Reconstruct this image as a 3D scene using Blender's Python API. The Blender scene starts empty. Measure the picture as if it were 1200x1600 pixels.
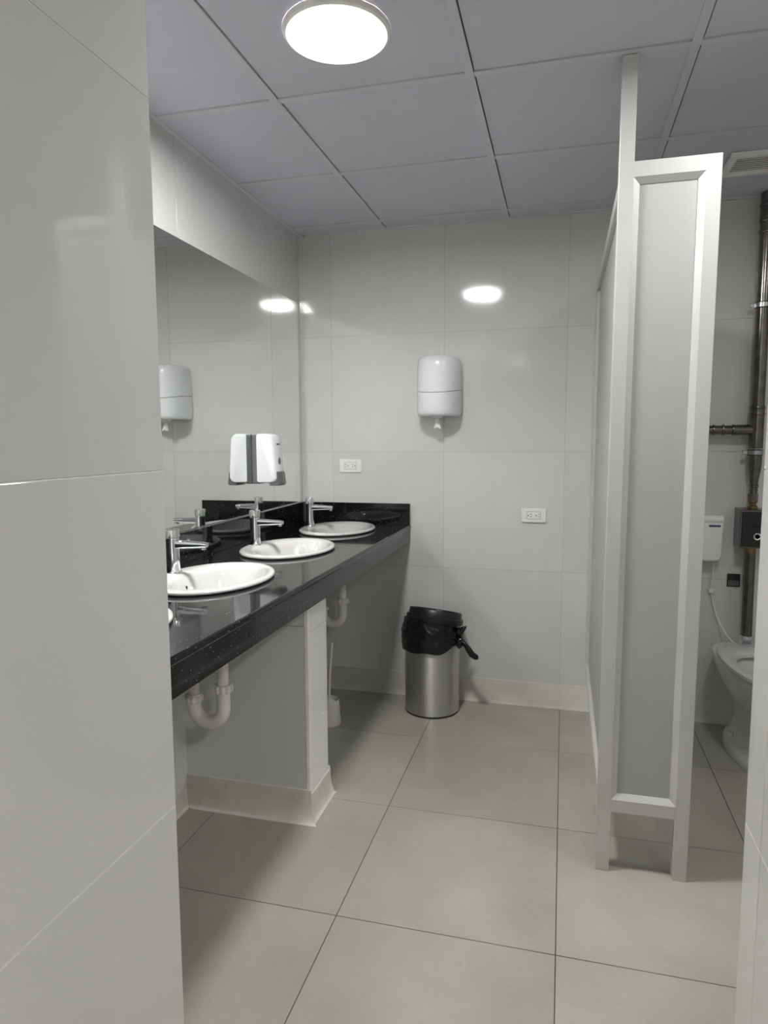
import bpy, bmesh, math, random
from mathutils import Vector, Matrix, noise

random.seed(7)
scene = bpy.context.scene
COL = scene.collection
PI = math.pi

# ------------------------------------------------------------------ camera
PITCH, YAW, ROLL, CAM_H, F_PX = 0.10502, 0.25697, -0.00452, 1.33399, 1065.97
fwd = Vector((-math.sin(YAW) * math.cos(PITCH), math.cos(YAW) * math.cos(PITCH), -math.sin(PITCH)))
rgt = Vector((math.cos(YAW), math.sin(YAW), 0))
upv = rgt.cross(fwd)
r2 = math.cos(ROLL) * rgt + math.sin(ROLL) * upv
u2 = -math.sin(ROLL) * rgt + math.cos(ROLL) * upv
cam_data = bpy.data.cameras.new('camera')
cam_data.sensor_fit = 'VERTICAL'
cam_data.sensor_height = 24.0
cam_data.lens = 24.0 * F_PX / 1600.0
cam_data.clip_start = 0.02
cam = bpy.data.objects.new('camera', cam_data)
COL.objects.link(cam)
M = Matrix((r2, u2, -fwd)).transposed().to_4x4()
M.translation = Vector((0, 0, CAM_H))
cam.matrix_world = M
scene.camera = cam

# ------------------------------------------------------------------ world and view
world = bpy.data.worlds.new('world')
world.use_nodes = True
world.node_tree.nodes['Background'].inputs[0].default_value = (0.5, 0.5, 0.5, 1)
world.node_tree.nodes['Background'].inputs[1].default_value = 0.02
scene.world = world
vs = scene.view_settings
vs.view_transform = 'Standard'
vs.look = 'None'
vs.exposure = 0.0
vs.gamma = 1.0
vs.use_curve_mapping = False
try:
    scene.cycles.blur_glossy = 0.1
    scene.cycles.caustics_reflective = True
    scene.cycles.max_bounces = 8
    scene.cycles.diffuse_bounces = 4
    scene.cycles.glossy_bounces = 5
    scene.cycles.sample_clamp_indirect = 0.0
except Exception:
    pass
LAMP_STRENGTH = 214.0

# ------------------------------------------------------------------ key measures (metres)
XL, YB, ZC = -1.32, 3.40, 2.3725          # left wall, back wall, ceiling
XE, YE = -0.657, 1.027                    # entry wall on the left: face and end
XR, YR = 0.312, 1.216                     # entry wall on the right: face and end
XFAR, YREAR = 2.40, -3.40
ZK = 0.902                                # counter top


# ------------------------------------------------------------------ materials
def new_mat(name):
    m = bpy.data.materials.new(name)
    m.use_nodes = True
    return m, m.node_tree.nodes, m.node_tree.links, m.node_tree.nodes['Principled BSDF']


def plain(name, col, rough=0.5, metal=0.0, spec=0.5, coat=0.0, bump=0.0, bscale=60.0, vary=0.0, vscale=6.0, **kw):
    m, N, L, b = new_mat(name)
    b.inputs['Base Color'].default_value = (*col, 1)
    b.inputs['Roughness'].default_value = rough
    b.inputs['Metallic'].default_value = metal
    b.inputs['Specular IOR Level'].default_value = spec
    b.inputs['Coat Weight'].default_value = coat
    for k, v in kw.items():
        b.inputs[k.replace('_', ' ')].default_value = v
    geo = None
    if bump or vary:
        geo = N.new('ShaderNodeNewGeometry')
    if vary:
        n = N.new('ShaderNodeTexNoise')
        n.inputs['Scale'].default_value = vscale
        n.inputs['Detail'].default_value = 6
        L.new(geo.outputs['Position'], n.inputs['Vector'])
        r = N.new('ShaderNodeValToRGB')
        r.color_ramp.elements[0].position = 0.3
        r.color_ramp.elements[1].position = 0.7
        r.color_ramp.elements[0].color = (*[c * (1 - vary) for c in col], 1)
        r.color_ramp.elements[1].color = (*[min(1, c * (1 + vary)) for c in col], 1)
        L.new(n.outputs['Fac'], r.inputs['Fac'])
        L.new(r.outputs['Color'], b.inputs['Base Color'])
    if bump:
        n = N.new('ShaderNodeTexNoise')
        n.inputs['Scale'].default_value = bscale
        n.inputs['Detail'].default_value = 3
        L.new(geo.outputs['Position'], n.inputs['Vector'])
        bp = N.new('ShaderNodeBump')
        bp.inputs['Strength'].default_value = bump
        bp.inputs['Distance'].default_value = 0.002
        L.new(n.outputs['Fac'], bp.inputs['Height'])
        L.new(bp.outputs['Normal'], b.inputs['Normal'])
    return m


def floor_mat():
    m, N, L, b = new_mat('floor_porcelain')
    geo = N.new('ShaderNodeNewGeometry')
    oi = N.new('ShaderNodeObjectInfo')
    add = N.new('ShaderNodeVectorMath'); add.operation = 'MULTIPLY_ADD'
    comb = N.new('ShaderNodeCombineXYZ')
    L.new(oi.outputs['Random'], comb.inputs['Z'])
    L.new(comb.outputs['Vector'], add.inputs[0])
    add.inputs[1].default_value = (20, 20, 20)
    L.new(geo.outputs['Position'], add.inputs[2])
    n1 = N.new('ShaderNodeTexNoise'); n1.inputs['Scale'].default_value = 3.0; n1.inputs['Detail'].default_value = 5
    n1.inputs['Roughness'].default_value = 0.55
    n2 = N.new('ShaderNodeTexNoise'); n2.inputs['Scale'].default_value = 85; n2.inputs['Detail'].default_value = 4
    L.new(add.outputs['Vector'], n1.inputs['Vector']); L.new(add.outputs['Vector'], n2.inputs['Vector'])
    mxa = N.new('ShaderNodeMix'); mxa.data_type = 'RGBA'
    mxa.inputs[6].default_value = (0.290, 0.278, 0.243, 1)
    mxa.inputs[7].default_value = (0.455, 0.438, 0.394, 1)
    L.new(n1.outputs['Fac'], mxa.inputs[0])
    grain = N.new('ShaderNodeMapRange')
    grain.inputs['To Min'].default_value = 0.95; grain.inputs['To Max'].default_value = 1.05
    L.new(n2.outputs['Fac'], grain.inputs['Value'])
    mx = N.new('ShaderNodeVectorMath'); mx.operation = 'SCALE'
    L.new(mxa.outputs[2], mx.inputs[0]); L.new(grain.outputs['Result'], mx.inputs['Scale'])
    L.new(mx.outputs['Vector'], b.inputs['Base Color'])
    b.inputs['Roughness'].default_value = 0.25
    bp = N.new('ShaderNodeBump'); bp.inputs['Strength'].default_value = 0.05; bp.inputs['Distance'].default_value = 0.002
    L.new(n2.outputs['Fac'], bp.inputs['Height']); L.new(bp.outputs['Normal'], b.inputs['Normal'])
    return m


def wall_tile_mat(name, col, rough):
    m, N, L, b = new_mat(name)
    geo = N.new('ShaderNodeNewGeometry')
    oi = N.new('ShaderNodeObjectInfo')
    r = N.new('ShaderNodeValToRGB')
    r.color_ramp.elements[0].color = (*[c * 0.97 for c in col], 1)
    r.color_ramp.elements[1].color = (*[min(1, c * 1.02) for c in col], 1)
    L.new(oi.outputs['Random'], r.inputs['Fac']); L.new(r.outputs['Color'], b.inputs['Base Color'])
    b.inputs['Roughness'].default_value = rough
    b.inputs['Specular IOR Level'].default_value = 0.75 if 'entry' in name else 0.55
    n = N.new('ShaderNodeTexNoise'); n.inputs['Scale'].default_value = 170; n.inputs['Detail'].default_value = 2
    n3 = N.new('ShaderNodeTexNoise'); n3.inputs['Scale'].default_value = 7; n3.inputs['Detail'].default_value = 1
    L.new(geo.outputs['Position'], n.inputs['Vector']); L.new(geo.outputs['Position'], n3.inputs['Vector'])
    bp = N.new('ShaderNodeBump'); bp.inputs['Strength'].default_value = 0.035; bp.inputs['Distance'].default_value = 0.002
    bp2 = N.new('ShaderNodeBump'); bp2.inputs['Strength'].default_value = 0.05; bp2.inputs['Distance'].default_value = 0.004
    L.new(n.outputs['Fac'], bp.inputs['Height']); L.new(n3.outputs['Fac'], bp2.inputs['Height'])
    L.new(bp2.outputs['Normal'], bp.inputs['Normal'])
    L.new(bp.outputs['Normal'], b.inputs['Normal'])
    return m


def granite_mat():
    m, N, L, b = new_mat('black_granite')
    geo = N.new('ShaderNodeNewGeometry')
    v = N.new('ShaderNodeTexVoronoi'); v.inputs['Scale'].default_value = 105
    n = N.new('ShaderNodeTexNoise'); n.inputs['Scale'].default_value = 60; n.inputs['Detail'].default_value = 6
    L.new(geo.outputs['Position'], v.inputs['Vector']); L.new(geo.outputs['Position'], n.inputs['Vector'])
    r = N.new('ShaderNodeValToRGB')
    e = r.color_ramp.elements
    e[0].position, e[0].color = 0.08, (0.34, 0.32, 0.28, 1)
    e[1].position, e[1].color = 0.22, (0.008, 0.008, 0.009, 1)
    L.new(v.outputs['Distance'], r.inputs['Fac'])
    r2_ = N.new('ShaderNodeValToRGB')
    r2_.color_ramp.elements[0].position = 0.46; r2_.color_ramp.elements[0].color = (0, 0, 0, 1)
    r2_.color_ramp.elements[1].position = 0.66; r2_.color_ramp.elements[1].color = (1, 1, 1, 1)
    L.new(n.outputs['Fac'], r2_.inputs['Fac'])
    mx = N.new('ShaderNodeMix'); mx.data_type = 'RGBA'
    L.new(r2_.outputs['Color'], mx.inputs[0])
    mx.inputs[6].default_value = (0.006, 0.006, 0.007, 1)
    L.new(r.outputs['Color'], mx.inputs[7])
    L.new(mx.outputs[2], b.inputs['Base Color'])
    b.inputs['Roughness'].default_value = 0.06
    b.inputs['Specular IOR Level'].default_value = 0.5
    return m


def brushed_mat():
    m, N, L, b = new_mat('brushed_steel')
    b.inputs['Base Color'].default_value = (0.62, 0.61, 0.60, 1)
    b.inputs['Metallic'].default_value = 1.0
    b.inputs['Roughness'].default_value = 0.42
    b.inputs['Anisotropic'].default_value = 0.85
    b.inputs['Anisotropic Rotation'].default_value = 0.25
    t = N.new('ShaderNodeTangent'); t.direction_type = 'RADIAL'; t.axis = 'Z'
    L.new(t.outputs['Tangent'], b.inputs['Tangent'])
    return m


def stained_metal(name, col, rough):
    m = plain(name, col, rough, 1.0, vary=0.25, vscale=30)
    return m


def emit_mat(name, col, s):
    m = bpy.data.materials.new(name)
    m.use_nodes = True
    N, L = m.node_tree.nodes, m.node_tree.links
    N.clear()
    o = N.new('ShaderNodeOutputMaterial'); e = N.new('ShaderNodeEmission')
    e.inputs[0].default_value = (*col, 1); e.inputs[1].default_value = s
    L.new(e.outputs[0], o.inputs[0])
    return m


MAT = {
    'floor': floor_mat(),
    'floor_grout': plain('floor_grout', (0.07, 0.065, 0.06), 0.9),
    'tile': wall_tile_mat('glazed_wall_tile', (0.62, 0.62, 0.605), 0.075),
    'tile_entry': wall_tile_mat('glazed_entry_tile', (0.62, 0.62, 0.60), 0.06),
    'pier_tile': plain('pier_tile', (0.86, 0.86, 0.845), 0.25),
    'grout': plain('wall_grout', (0.45, 0.45, 0.435), 0.85),
    'grout_white': plain('entry_wall_grout', (0.85, 0.85, 0.83), 0.8),
    'ceiling': plain('ceiling_panel', (0.60, 0.59, 0.67), 0.8, bump=0.08, bscale=220),
    'ceiling_bar': plain('ceiling_bar', (0.62, 0.615, 0.65), 0.55),
    'dark_gap': plain('dark_gap', (0.05, 0.05, 0.05), 0.9),
    'cove': plain('cove_cement', (0.66, 0.64, 0.595), 0.5, vary=0.10, vscale=9, bump=0.1, bscale=25),
    'white_trim': plain('white_trim', (0.86, 0.85, 0.81), 0.5, vary=0.06, vscale=14),
    'granite': granite_mat(),
    'ceramic': plain('white_ceramic', (0.60, 0.60, 0.59), 0.08, coat=0.3),
    'toilet': plain('toilet_ceramic', (0.66, 0.66, 0.64), 0.15, coat=0.3),
    'seat': plain('seat_plastic', (0.66, 0.66, 0.64), 0.3),
    'chrome': plain('chrome', (0.82, 0.83, 0.85), 0.07, 1.0),
    'steel': brushed_mat(),
    'pipe': stained_metal('pipe_steel', (0.20, 0.19, 0.175), 0.20),
    'brass': plain('brass', (0.30, 0.21, 0.10), 0.35, 1.0),
    'mirror': plain('mirror_silver', (0.84, 0.88, 0.85), 0.0, 1.0),
    'mirror_edge': plain('mirror_edge', (0.25, 0.30, 0.28), 0.3),
    'aluminium': plain('painted_aluminium', (0.60, 0.60, 0.58), 0.38, 0.25),
    'panel': plain('laminate_panel', (0.43, 0.435, 0.43), 0.45, bump=0.04, bscale=300),
    'plastic': plain('white_plastic', (0.76, 0.755, 0.79), 0.22, coat=0.2),
    'plastic_warm': plain('ivory_plastic', (0.80, 0.80, 0.77), 0.35),
    'pvc': plain('white_pvc', (0.72, 0.70, 0.68), 0.4),
    'grey_plastic': plain('grey_plastic', (0.11, 0.11, 0.115), 0.4),
    'black': plain('black_plastic', (0.012, 0.012, 0.014), 0.35),
    'bag': plain('black_bag', (0.006, 0.006, 0.008), 0.20, bump=0.6, bscale=60),
    'dark': plain('dark_slot', (0.01, 0.01, 0.01), 0.7),
    'paper': plain('paper', (0.85, 0.85, 0.82), 0.9),
    'box_dark': plain('box_front', (0.035, 0.035, 0.037), 0.3, 0.4),
    'box_steel': plain('box_steel', (0.20, 0.20, 0.20), 0.3, 1.0),
    'label_blue': plain('label_blue', (0.05, 0.045, 0.18), 0.4),
    'rubber': plain('rubber', (0.02, 0.02, 0.022), 0.6),
    'clamp': plain('zinc_clamp', (0.55, 0.55, 0.55), 0.3, 1.0),
    'lamp': emit_mat('lamp_diffuser', (1.0, 0.985, 0.97), LAMP_STRENGTH),
    'lamp_weak': emit_mat('lamp_diffuser_weak', (1.0, 0.985, 0.97), LAMP_STRENGTH * 0.34),
    'lamp_dim': emit_mat('lamp_diffuser_dim', (1.0, 0.985, 0.97), LAMP_STRENGTH * 0.15),
    'lamp_hall': emit_mat('lamp_diffuser_hall', (1.0, 0.985, 0.97), LAMP_STRENGTH * 1.3),
    'water': plain('water', (0.20, 0.21, 0.21), 0.02),
}


# ------------------------------------------------------------------ helpers
def world_loc(o):
    v = Vector((0, 0, 0))
    while o is not None:
        v += o.location
        o = o.parent
    return v


def obj(name, bm, mat, parent=None, smooth=False, angle=35):
    """links a bmesh given in world coordinates as one mesh object under parent"""
    if parent is not None:
        bmesh.ops.translate(bm, verts=bm.verts, vec=-world_loc(parent))
    bmesh.ops.recalc_face_normals(bm, faces=bm.faces)
    me = bpy.data.meshes.new(name)
    bm.to_mesh(me); bm.free()
    me.materials.append(MAT[mat])
    if smooth:
        for p in me.polygons:
            p.use_smooth = True
        try:
            me.set_sharp_from_angle(angle=math.radians(angle))
        except Exception:
            pass
    o = bpy.data.objects.new(name, me)
    COL.objects.link(o)
    if parent is not None:
        o.parent = parent
    return o


def tag(o, label=None, cat=None, group=None, kind=None):
    for k, v in (('label', label), ('category', cat), ('group', group), ('kind', kind)):
        if v:
            o[k] = v
    return o


def thing(name, loc, label, cat, group=None):
    o = bpy.data.objects.new(name, None)
    o.empty_display_size = 0.05
    o.location = loc
    COL.objects.link(o)
    return tag(o, label, cat, group)


def copy_tree(o, parent=None):
    c = o.copy()
    COL.objects.link(c)
    c.parent = parent
    for ch in list(o.children):
        copy_tree(ch, c)
    return c


def box_bm(x0, x1, y0, y1, z0, z1, bev=0.0, seg=2, bm=None):
    own = bm is None
    bm = bm or bmesh.new()
    b2 = bmesh.new()
    bmesh.ops.create_cube(b2, size=1)
    for v in b2.verts:
        v.co = Vector(((x0 + x1) / 2 + v.co.x * (x1 - x0), (y0 + y1) / 2 + v.co.y * (y1 - y0), (z0 + z1) / 2 + v.co.z * (z1 - z0)))
    if bev:
        bmesh.ops.bevel(b2, geom=list(b2.edges), offset=bev, segments=seg, affect='EDGES', profile=0.5)
    if own:
        bm.free()
        return b2
    merge(bm, b2)
    return bm


def merge(bm, b2):
    me = bpy.data.meshes.new('tmp')
    b2.to_mesh(me); b2.free()
    bm.from_mesh(me)
    bpy.data.meshes.remove(me)
    return bm


def loft(rings, closed=True, cap0=True, cap1=True, bm=None):
    """rings: lists of points with the same count"""
    bm = bm or bmesh.new()
    vr = [[bm.verts.new(p) for p in r] for r in rings]
    n = len(vr[0])
    for a, b in zip(vr, vr[1:]):
        for i in range(n if closed else n - 1):
            j = (i + 1) % n
            bm.faces.new((a[i], a[j], b[j], b[i]))
    if cap0:
        bm.faces.new(vr[0])
    if cap1:
        bm.faces.new(vr[-1])
    return bm


def lathe(prof, center=(0, 0, 0), n=32, axis='Z', cap0=True, cap1=True, bm=None, sx=1.0, sy=1.0):
    """prof: (radius, height) pairs about an axis through center"""
    c = Vector(center)
    rings = []
    for r, h in prof:
        ring = []
        for i in range(n):
            a = 2 * PI * i / n
            x, y = r * sx * math.cos(a), r * sy * math.sin(a)
            p = Vector((x, y, h)) if axis == 'Z' else (Vector((h, x, y)) if axis == 'X' else Vector((x, h, y)))
            ring.append(c + p)
        rings.append(ring)
    return loft(rings, True, cap0, cap1, bm)


def tube(pts, rad, n=16, bm=None, caps=True):
    """round tube along a polyline; rad is one number or one per point"""
    pts = [Vector(p) for p in pts]
    rads = rad if isinstance(rad, (list, tuple)) else [rad] * len(pts)
    T = []
    for i in range(len(pts)):
        a = pts[max(i - 1, 0)]; b = pts[min(i + 1, len(pts) - 1)]
        T.append((b - a).normalized())
    ref = Vector((0, 0, 1)) if abs(T[0].z) < 0.9 else Vector((1, 0, 0))
    u = T[0].cross(ref).normalized()
    rings = []
    for i, p in enumerate(pts):
        u = (u - T[i] * u.dot(T[i])).normalized()
        v = T[i].cross(u)
        rings.append([p + (u * math.cos(2 * PI * k / n) + v * math.sin(2 * PI * k / n)) * rads[i] for k in range(n)])
    return loft(rings, True, caps, caps, bm)


def arc(c, e1, e2, r, a0, a1, n=10):
    c, e1, e2 = Vector(c), Vector(e1), Vector(e2)
    return [c + e1 * r * math.cos(a0 + (a1 - a0) * i / n) + e2 * r * math.sin(a0 + (a1 - a0) * i / n) for i in range(n + 1)]


TILE_CACHE = {}


def tile_mesh(w, h, t, mat, ch=0.0006):
    if mat in ('floor', 'tile', 'pier_tile'):
        ch = 0.00015
    key = (round(w, 4), round(h, 4), round(t, 4), mat)
    if key in TILE_CACHE:
        return TILE_CACHE[key]
    x, y = w / 2, h / 2
    V = [(-x, -y, -t), (x, -y, -t), (x, y, -t), (-x, y, -t),
         (-x, -y, -ch), (x, -y, -ch), (x, y, -ch), (-x, y, -ch),
         (-x + ch, -y + ch, 0), (x - ch, -y + ch, 0), (x - ch, y - ch, 0), (-x + ch, y - ch, 0)]
    F = [(3, 2, 1, 0), (8, 9, 10, 11)]
    for i in range(4):
        j = (i + 1) % 4
        F.append((i, j, 4 + j, 4 + i))
        F.append((4 + i, 4 + j, 8 + j, 8 + i))
    me = bpy.data.meshes.new('tile')
    me.from_pydata(V, [], F)
    me.materials.append(MAT[mat])
    TILE_CACHE[key] = me
    return me


def clip_cuts(cuts, lo, hi):
    c = [lo] + [q for q in sorted(cuts) if lo + 0.012 < q < hi - 0.012] + [hi]
    return list(zip(c, c[1:]))


def tile_face(parent, origin, u, v, ucuts, vcuts, urange, vrange, mat, name='tile', gap=0.002, t=0.008, skip=None, slot=0.0):
    """lays single tiles on the plane origin + u*a + v*b, front faces along u x v"""
    u, v = Vector(u), Vector(v)
    n = u.cross(v)
    origin = Vector(origin)
    R = Matrix((u, v, n)).transposed().to_4x4()
    for a0, a1 in clip_cuts(ucuts, *urange):
        for b0, b1 in clip_cuts(vcuts, *vrange):
            if skip and skip(a0, a1, b0, b1):
                continue
            o = bpy.data.objects.new(name, tile_mesh(a1 - a0 - gap - slot, b1 - b0 - gap - slot, t, mat))
            COL.objects.link(o)
            Mx = R.copy()
            Mx.translation = origin + u * (a0 + a1 + slot) / 2 + v * (b0 + b1 + slot) / 2
            o.parent = parent
            o.matrix_local = Matrix.Translation(-world_loc(parent)) @ Mx


def struct(name, bm, mat, parent=None):
    o = obj(name, bm, mat, parent)
    if parent is None:
        o['kind'] = 'structure'
    return o


# ================================================================== the setting
REC = 0.0015      # how far the grout lies behind the tile faces
FX0, FY0 = 0.00841, 2.90112
floor = struct('floor', box_bm(XL - 0.15, XFAR + 0.1, YREAR - 0.1, YB + 0.1, -0.12, -REC), 'floor_grout')
tile_face(floor, (0, 0, 0), (1, 0, 0), (0, 1, 0), [FX0 + 0.6 * k for k in range(-4, 6)], [FY0 + 0.6 * k for k in range(-12, 3)],
          (XL - 0.03, XFAR), (YREAR, YB), 'floor', gap=0.0028,
          skip=lambda a0, a1, b0, b1: (a1 < XE - 0.02 and b1 < YE) or (a0 > XR + 0.02 and YR - 0.2 < b0 and b1 < YR))

CX = [-0.28485 + 0.6 * k for k in range(-2, 6)]
CY = [2.67179 + 0.6 * k for k in range(-11, 3)]
ceiling = struct('ceiling', box_bm(XL - 0.15, XFAR + 0.1, YREAR - 0.1, YB + 0.1, ZC + 0.016, ZC + 0.10), 'dark_gap')
LAMPS = [(-0.585, 1.772), (0.615, 1.772), (1.815, 1.772), (-0.585, -2.428), (1.215, -0.628)]
tile_face(ceiling, (0, 0, ZC + 0.004), (1, 0, 0), (0, -1, 0), CX, [-y for y in CY], (XL - 0.03, XFAR), (-YB, -YREAR), 'ceiling',
          name='ceiling_panel', gap=0.020, t=0.008, slot=0.006,
          skip=lambda a0, a1, b0, b1: (a1 < XE - 0.1 and -b0 < YE) or False)
for x in CX:
    if XL < x < XFAR:
        obj('grid_bar', box_bm(x - 0.012, x + 0.012, YREAR, YB, ZC, ZC + 0.016), 'ceiling_bar', ceiling)
for y in CY:
    if YREAR < y < YB:
        xs = [XL] + [x for x in CX if XL < x < XFAR] + [XFAR]
        for a, b in zip(xs, xs[1:]):
            obj('cross_bar', box_bm(a + 0.0125, b - 0.0125, y - 0.012, y + 0.012, ZC + 0.0008, ZC + 0.016), 'ceiling_bar', ceiling)

ZB = [0.099 + 0.588 * k for k in range(0, 5)]
wall_back = struct('wall_back', box_bm(XL - 0.15, XFAR + 0.1, YB + REC, YB + 0.12, 0, ZC + 0.02), 'grout')
tile_face(wall_back, (0, YB, 0), (1, 0, 0), (0, 0, 1), [-1.17 + 0.588 * k for k in range(0, 7)], ZB, (XL - 0.03, XFAR), (0, ZC), 'tile')
wall_left = struct('wall_left', box_bm(XL - 0.12, XL - REC, YE - 0.1, YB + 0.1, 0, ZC + 0.02), 'grout')
tile_face(wall_left, (XL, 0, 0), (0, 1, 0), (0, 0, 1), [2.195 + 0.582 * k for k in range(-2, 3)],
          ZB, (YE, YB), (0, ZC), 'tile')
wall_right = struct('wall_right', box_bm(XFAR + REC, XFAR + 0.12, YREAR, YB + 0.1, 0, ZC + 0.02), 'grout')
tile_face(wall_right, (XFAR, 0, 0), (0, -1, 0), (0, 0, 1), [-3.4 + 0.588 * k for k in range(0, 12)], ZB, (-YB, -YREAR), (0, ZC), 'tile')

ZE = [0.099, 0.687, 1.284, 1.88]
wall_entry_left = struct('wall_entry_left', box_bm(XL - 0.12, XE - REC, YREAR, YE - REC, 0, ZC + 0.015), 'grout_white')
tile_face(wall_entry_left, (XE, 0, 0), (0, 1, 0), (0, 0, 1), [YE - 1.18 * k for k in range(1, 5)], ZE, (YREAR, YE), (0, ZC), 'tile_entry', t=0.0015 + 0.001)
tile_face(wall_entry_left, (0, YE, 0), (-1, 0, 0), (0, 0, 1), [], ZE, (-XE + 0.001, -XL), (0, ZC), 'tile_entry', t=0.0025)
wall_entry_right = struct('wall_entry_right', box_bm(XR + REC, XFAR + 0.1, YR - 0.21 + REC, YR - REC, 0, ZC + 0.015), 'grout_white')
tile_face(wall_entry_right, (XR, 0, 0), (0, -1, 0), (0, 0, 1), [-1.122], ZE, (-YR, -YR + 0.21), (0, ZC), 'tile_entry', t=0.0025)
tile_face(wall_entry_right, (0, YR - 0.21, 0), (1, 0, 0), (0, 0, 1), [XR + 0.6 * k for k in range(1, 5)], ZE, (XR + 0.001, XFAR), (0, ZC), 'tile_entry', t=0.0025)
tile_face(wall_entry_right, (0, YR, 0), (-1, 0, 0), (0, 0, 1), [-XR - 0.6 * k for k in range(1, 5)], ZE, (-XFAR, -XR - 0.001), (0, ZC), 'tile_entry', t=0.0025)
wall_rear = struct('wall_rear', box_bm(XE - 0.1, XFAR + 0.1, YREAR - 0.1, YREAR, 0, ZC + 0.015), 'tile_entry')

# angle trims where the ceiling meets the tiled walls
trim1 = struct('trim_1', box_bm(XL, XL + 0.020, YE, YB, ZC - 0.002, ZC + 0.012), 'ceiling_bar')
struct('trim_2', box_bm(XL + 0.020, XFAR, YB - 0.020, YB, ZC - 0.002, ZC + 0.012), 'ceiling_bar')


def cove(name, p0, p1, nrm, h=0.118, d=0.026, m0=0.0, m1=0.0):
    """concave cement skirting from p0 to p1; nrm points into the room; m0/m1 mitre the ends"""
    p0, p1, nrm = Vector((*p0, 0)), Vector((*p1, 0)), Vector((*nrm, 0))
    t = (p1 - p0).normalized()
    prof = [(0.0, h), (0.005, h), (0.0065, h * 0.85)]
    for i in range(7):
        a = i / 6
        prof.append((0.0065 + (d - 0.0065) * (1 - math.cos(a * PI / 2)) ** 1.0, h * (0.78 * (1 - math.sin(a * PI / 2)) + 0.02)))
    prof += [(d, 0.0), (0.0, 0.0)]
    rings = []
    for q, mm in ((p0, m0), (p1, -m1)):
        rings.append([q + nrm * a + t * (a * mm) + Vector((0, 0, z)) for a, z in prof])
    o = obj(name, loft(rings), 'cove', None, True, 50)
    o['kind'] = 'structure'
    return o


PX, PY0, PY1 = -0.832, 2.135, 2.322     # pier under the counter: front face, near and far faces
cove('baseboard_back', (XL - 0.012, YB), (XFAR, YB), (0, -1), h=0.12, d=0.020, m0=1)
cove('baseboard_left', (XL, PY1), (XL, YB), (1, 0), m0=1, m1=1)
cove('baseboard_left', (XL, YE), (XL, PY0), (1, 0), m1=1)

# pier (short wall) that carries the counter
pier = struct('wall_pier', box_bm(XL, PX - 0.008, PY0 + 0.008, PY1 - 0.008, 0, 0.785), 'white_trim')
tile_face(pier, (0, PY0, 0), (1, 0, 0), (0, 0, 1), [], [0.70], (XL + 0.001, PX - 0.012), (0.10, 0.785), 'tile', t=0.007)
tile_face(pier, (0, PY1, 0), (-1, 0, 0), (0, 0, 1), [], [0.70], (-PX + 0.001, -XL - 0.001), (0.10, 0.785), 'tile', t=0.007)
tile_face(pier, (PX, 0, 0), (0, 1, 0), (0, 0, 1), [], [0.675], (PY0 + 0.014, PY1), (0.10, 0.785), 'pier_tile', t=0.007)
obj('corner_strip', box_bm(PX - 0.014, PX + 0.0015, PY0 - 0.0015, PY0 + 0.013, 0.08, 0.785, 0.003, 2), 'white_trim', pier)
cove('baseboard_pier', (XL, PY0), (PX, PY0), (0, -1), h=0.115, d=0.034, m0=1, m1=-1)
cove('baseboard_pier', (PX, PY0), (PX, PY1), (1, 0), h=0.10, d=0.022, m0=-1, m1=-1)
cove('baseboard_pier', (PX, PY1), (XL, PY1), (0, 1), h=0.115, d=0.026, m0=-1, m1=1)

# ================================================================== ceiling lamps and grille
lamp_labels = ['round white recessed downlight glowing in the ceiling above the washbasins',
               'round recessed downlight in the ceiling in front of the toilet stall',
               'round recessed downlight in the ceiling far right beyond the stall',
               'round recessed downlight in the hall ceiling far behind the viewer',
               'round recessed downlight in the hall ceiling right of the viewer']
first = None
for (lx, ly), lab in zip(LAMPS, lamp_labels):
    if first is None:
        t = thing('ceiling_light', (lx, ly, ZC), lab, 'light', 'recessed round ceiling lights')
        obj('trim_ring', lathe([(0.1142, 0.003), (0.1145, -0.003), (0.124, -0.011), (0.130, -0.012), (0.136, -0.008), (0.138, 0.0), (0.138, 0.003)],
                               (lx, ly, ZC), 64, cap0=False, cap1=False), 'white_trim', t, True)
        obj('diffuser', lathe([(0.1140, 0.0), (0.1135, -0.003)], (lx, ly, ZC), 36, cap0=False, cap1=True), 'lamp', t)
        first = t
    else:
        t = copy_tree(first)
        t.location = (lx, ly, ZC)
        t['label'] = lab
        if lx > 0 or ly < 0:                        # the lamps differ in brightness
            dd = [c for c in t.children if c.name.startswith('diffuser')][0]
            dd.data = dd.data.copy()
            dd.data.materials[0] = MAT['lamp_hall' if ly < 0 < lx else 'lamp_weak' if 0 < lx < 1 else 'lamp_dim']

v = thing('ceiling_vent', (0.76, 2.96, ZC), 'white slatted ventilation grille in the ceiling over the toilet stall', 'vent')
vx0, vx1, vy0, vy1 = 0.572, 0.95, 2.86, 3.062
bm = bmesh.new()
for a in ((vx0, vx1, vy0, vy0 + 0.022), (vx0, vx1, vy1 - 0.022, vy1), (vx0, vx0 + 0.022, vy0 + 0.022, vy1 - 0.022), (vx1 - 0.022, vx1, vy0 + 0.022, vy1 - 0.022)):
    box_bm(*a, ZC - 0.016, ZC + 0.002, bm=bm)
obj('frame', bm, 'white_trim', v)
obj('backing', box_bm(vx0 + 0.02, vx1 - 0.02, vy0 + 0.02, vy1 - 0.02, ZC - 0.003, ZC), 'ceiling_bar', v)
for k in range(8):
    y = vy0 + 0.032 + k * 0.0195
    b2 = box_bm(vx0 + 0.021, vx1 - 0.021, y - 0.008, y + 0.008, ZC - 0.011, ZC - 0.0085)
    bmesh.ops.rotate(b2, verts=b2.verts, cent=(0, y, ZC - 0.0098), matrix=Matrix.Rotation(0.35, 3, 'X'))
    obj('slat', b2, 'white_trim', v)

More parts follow.
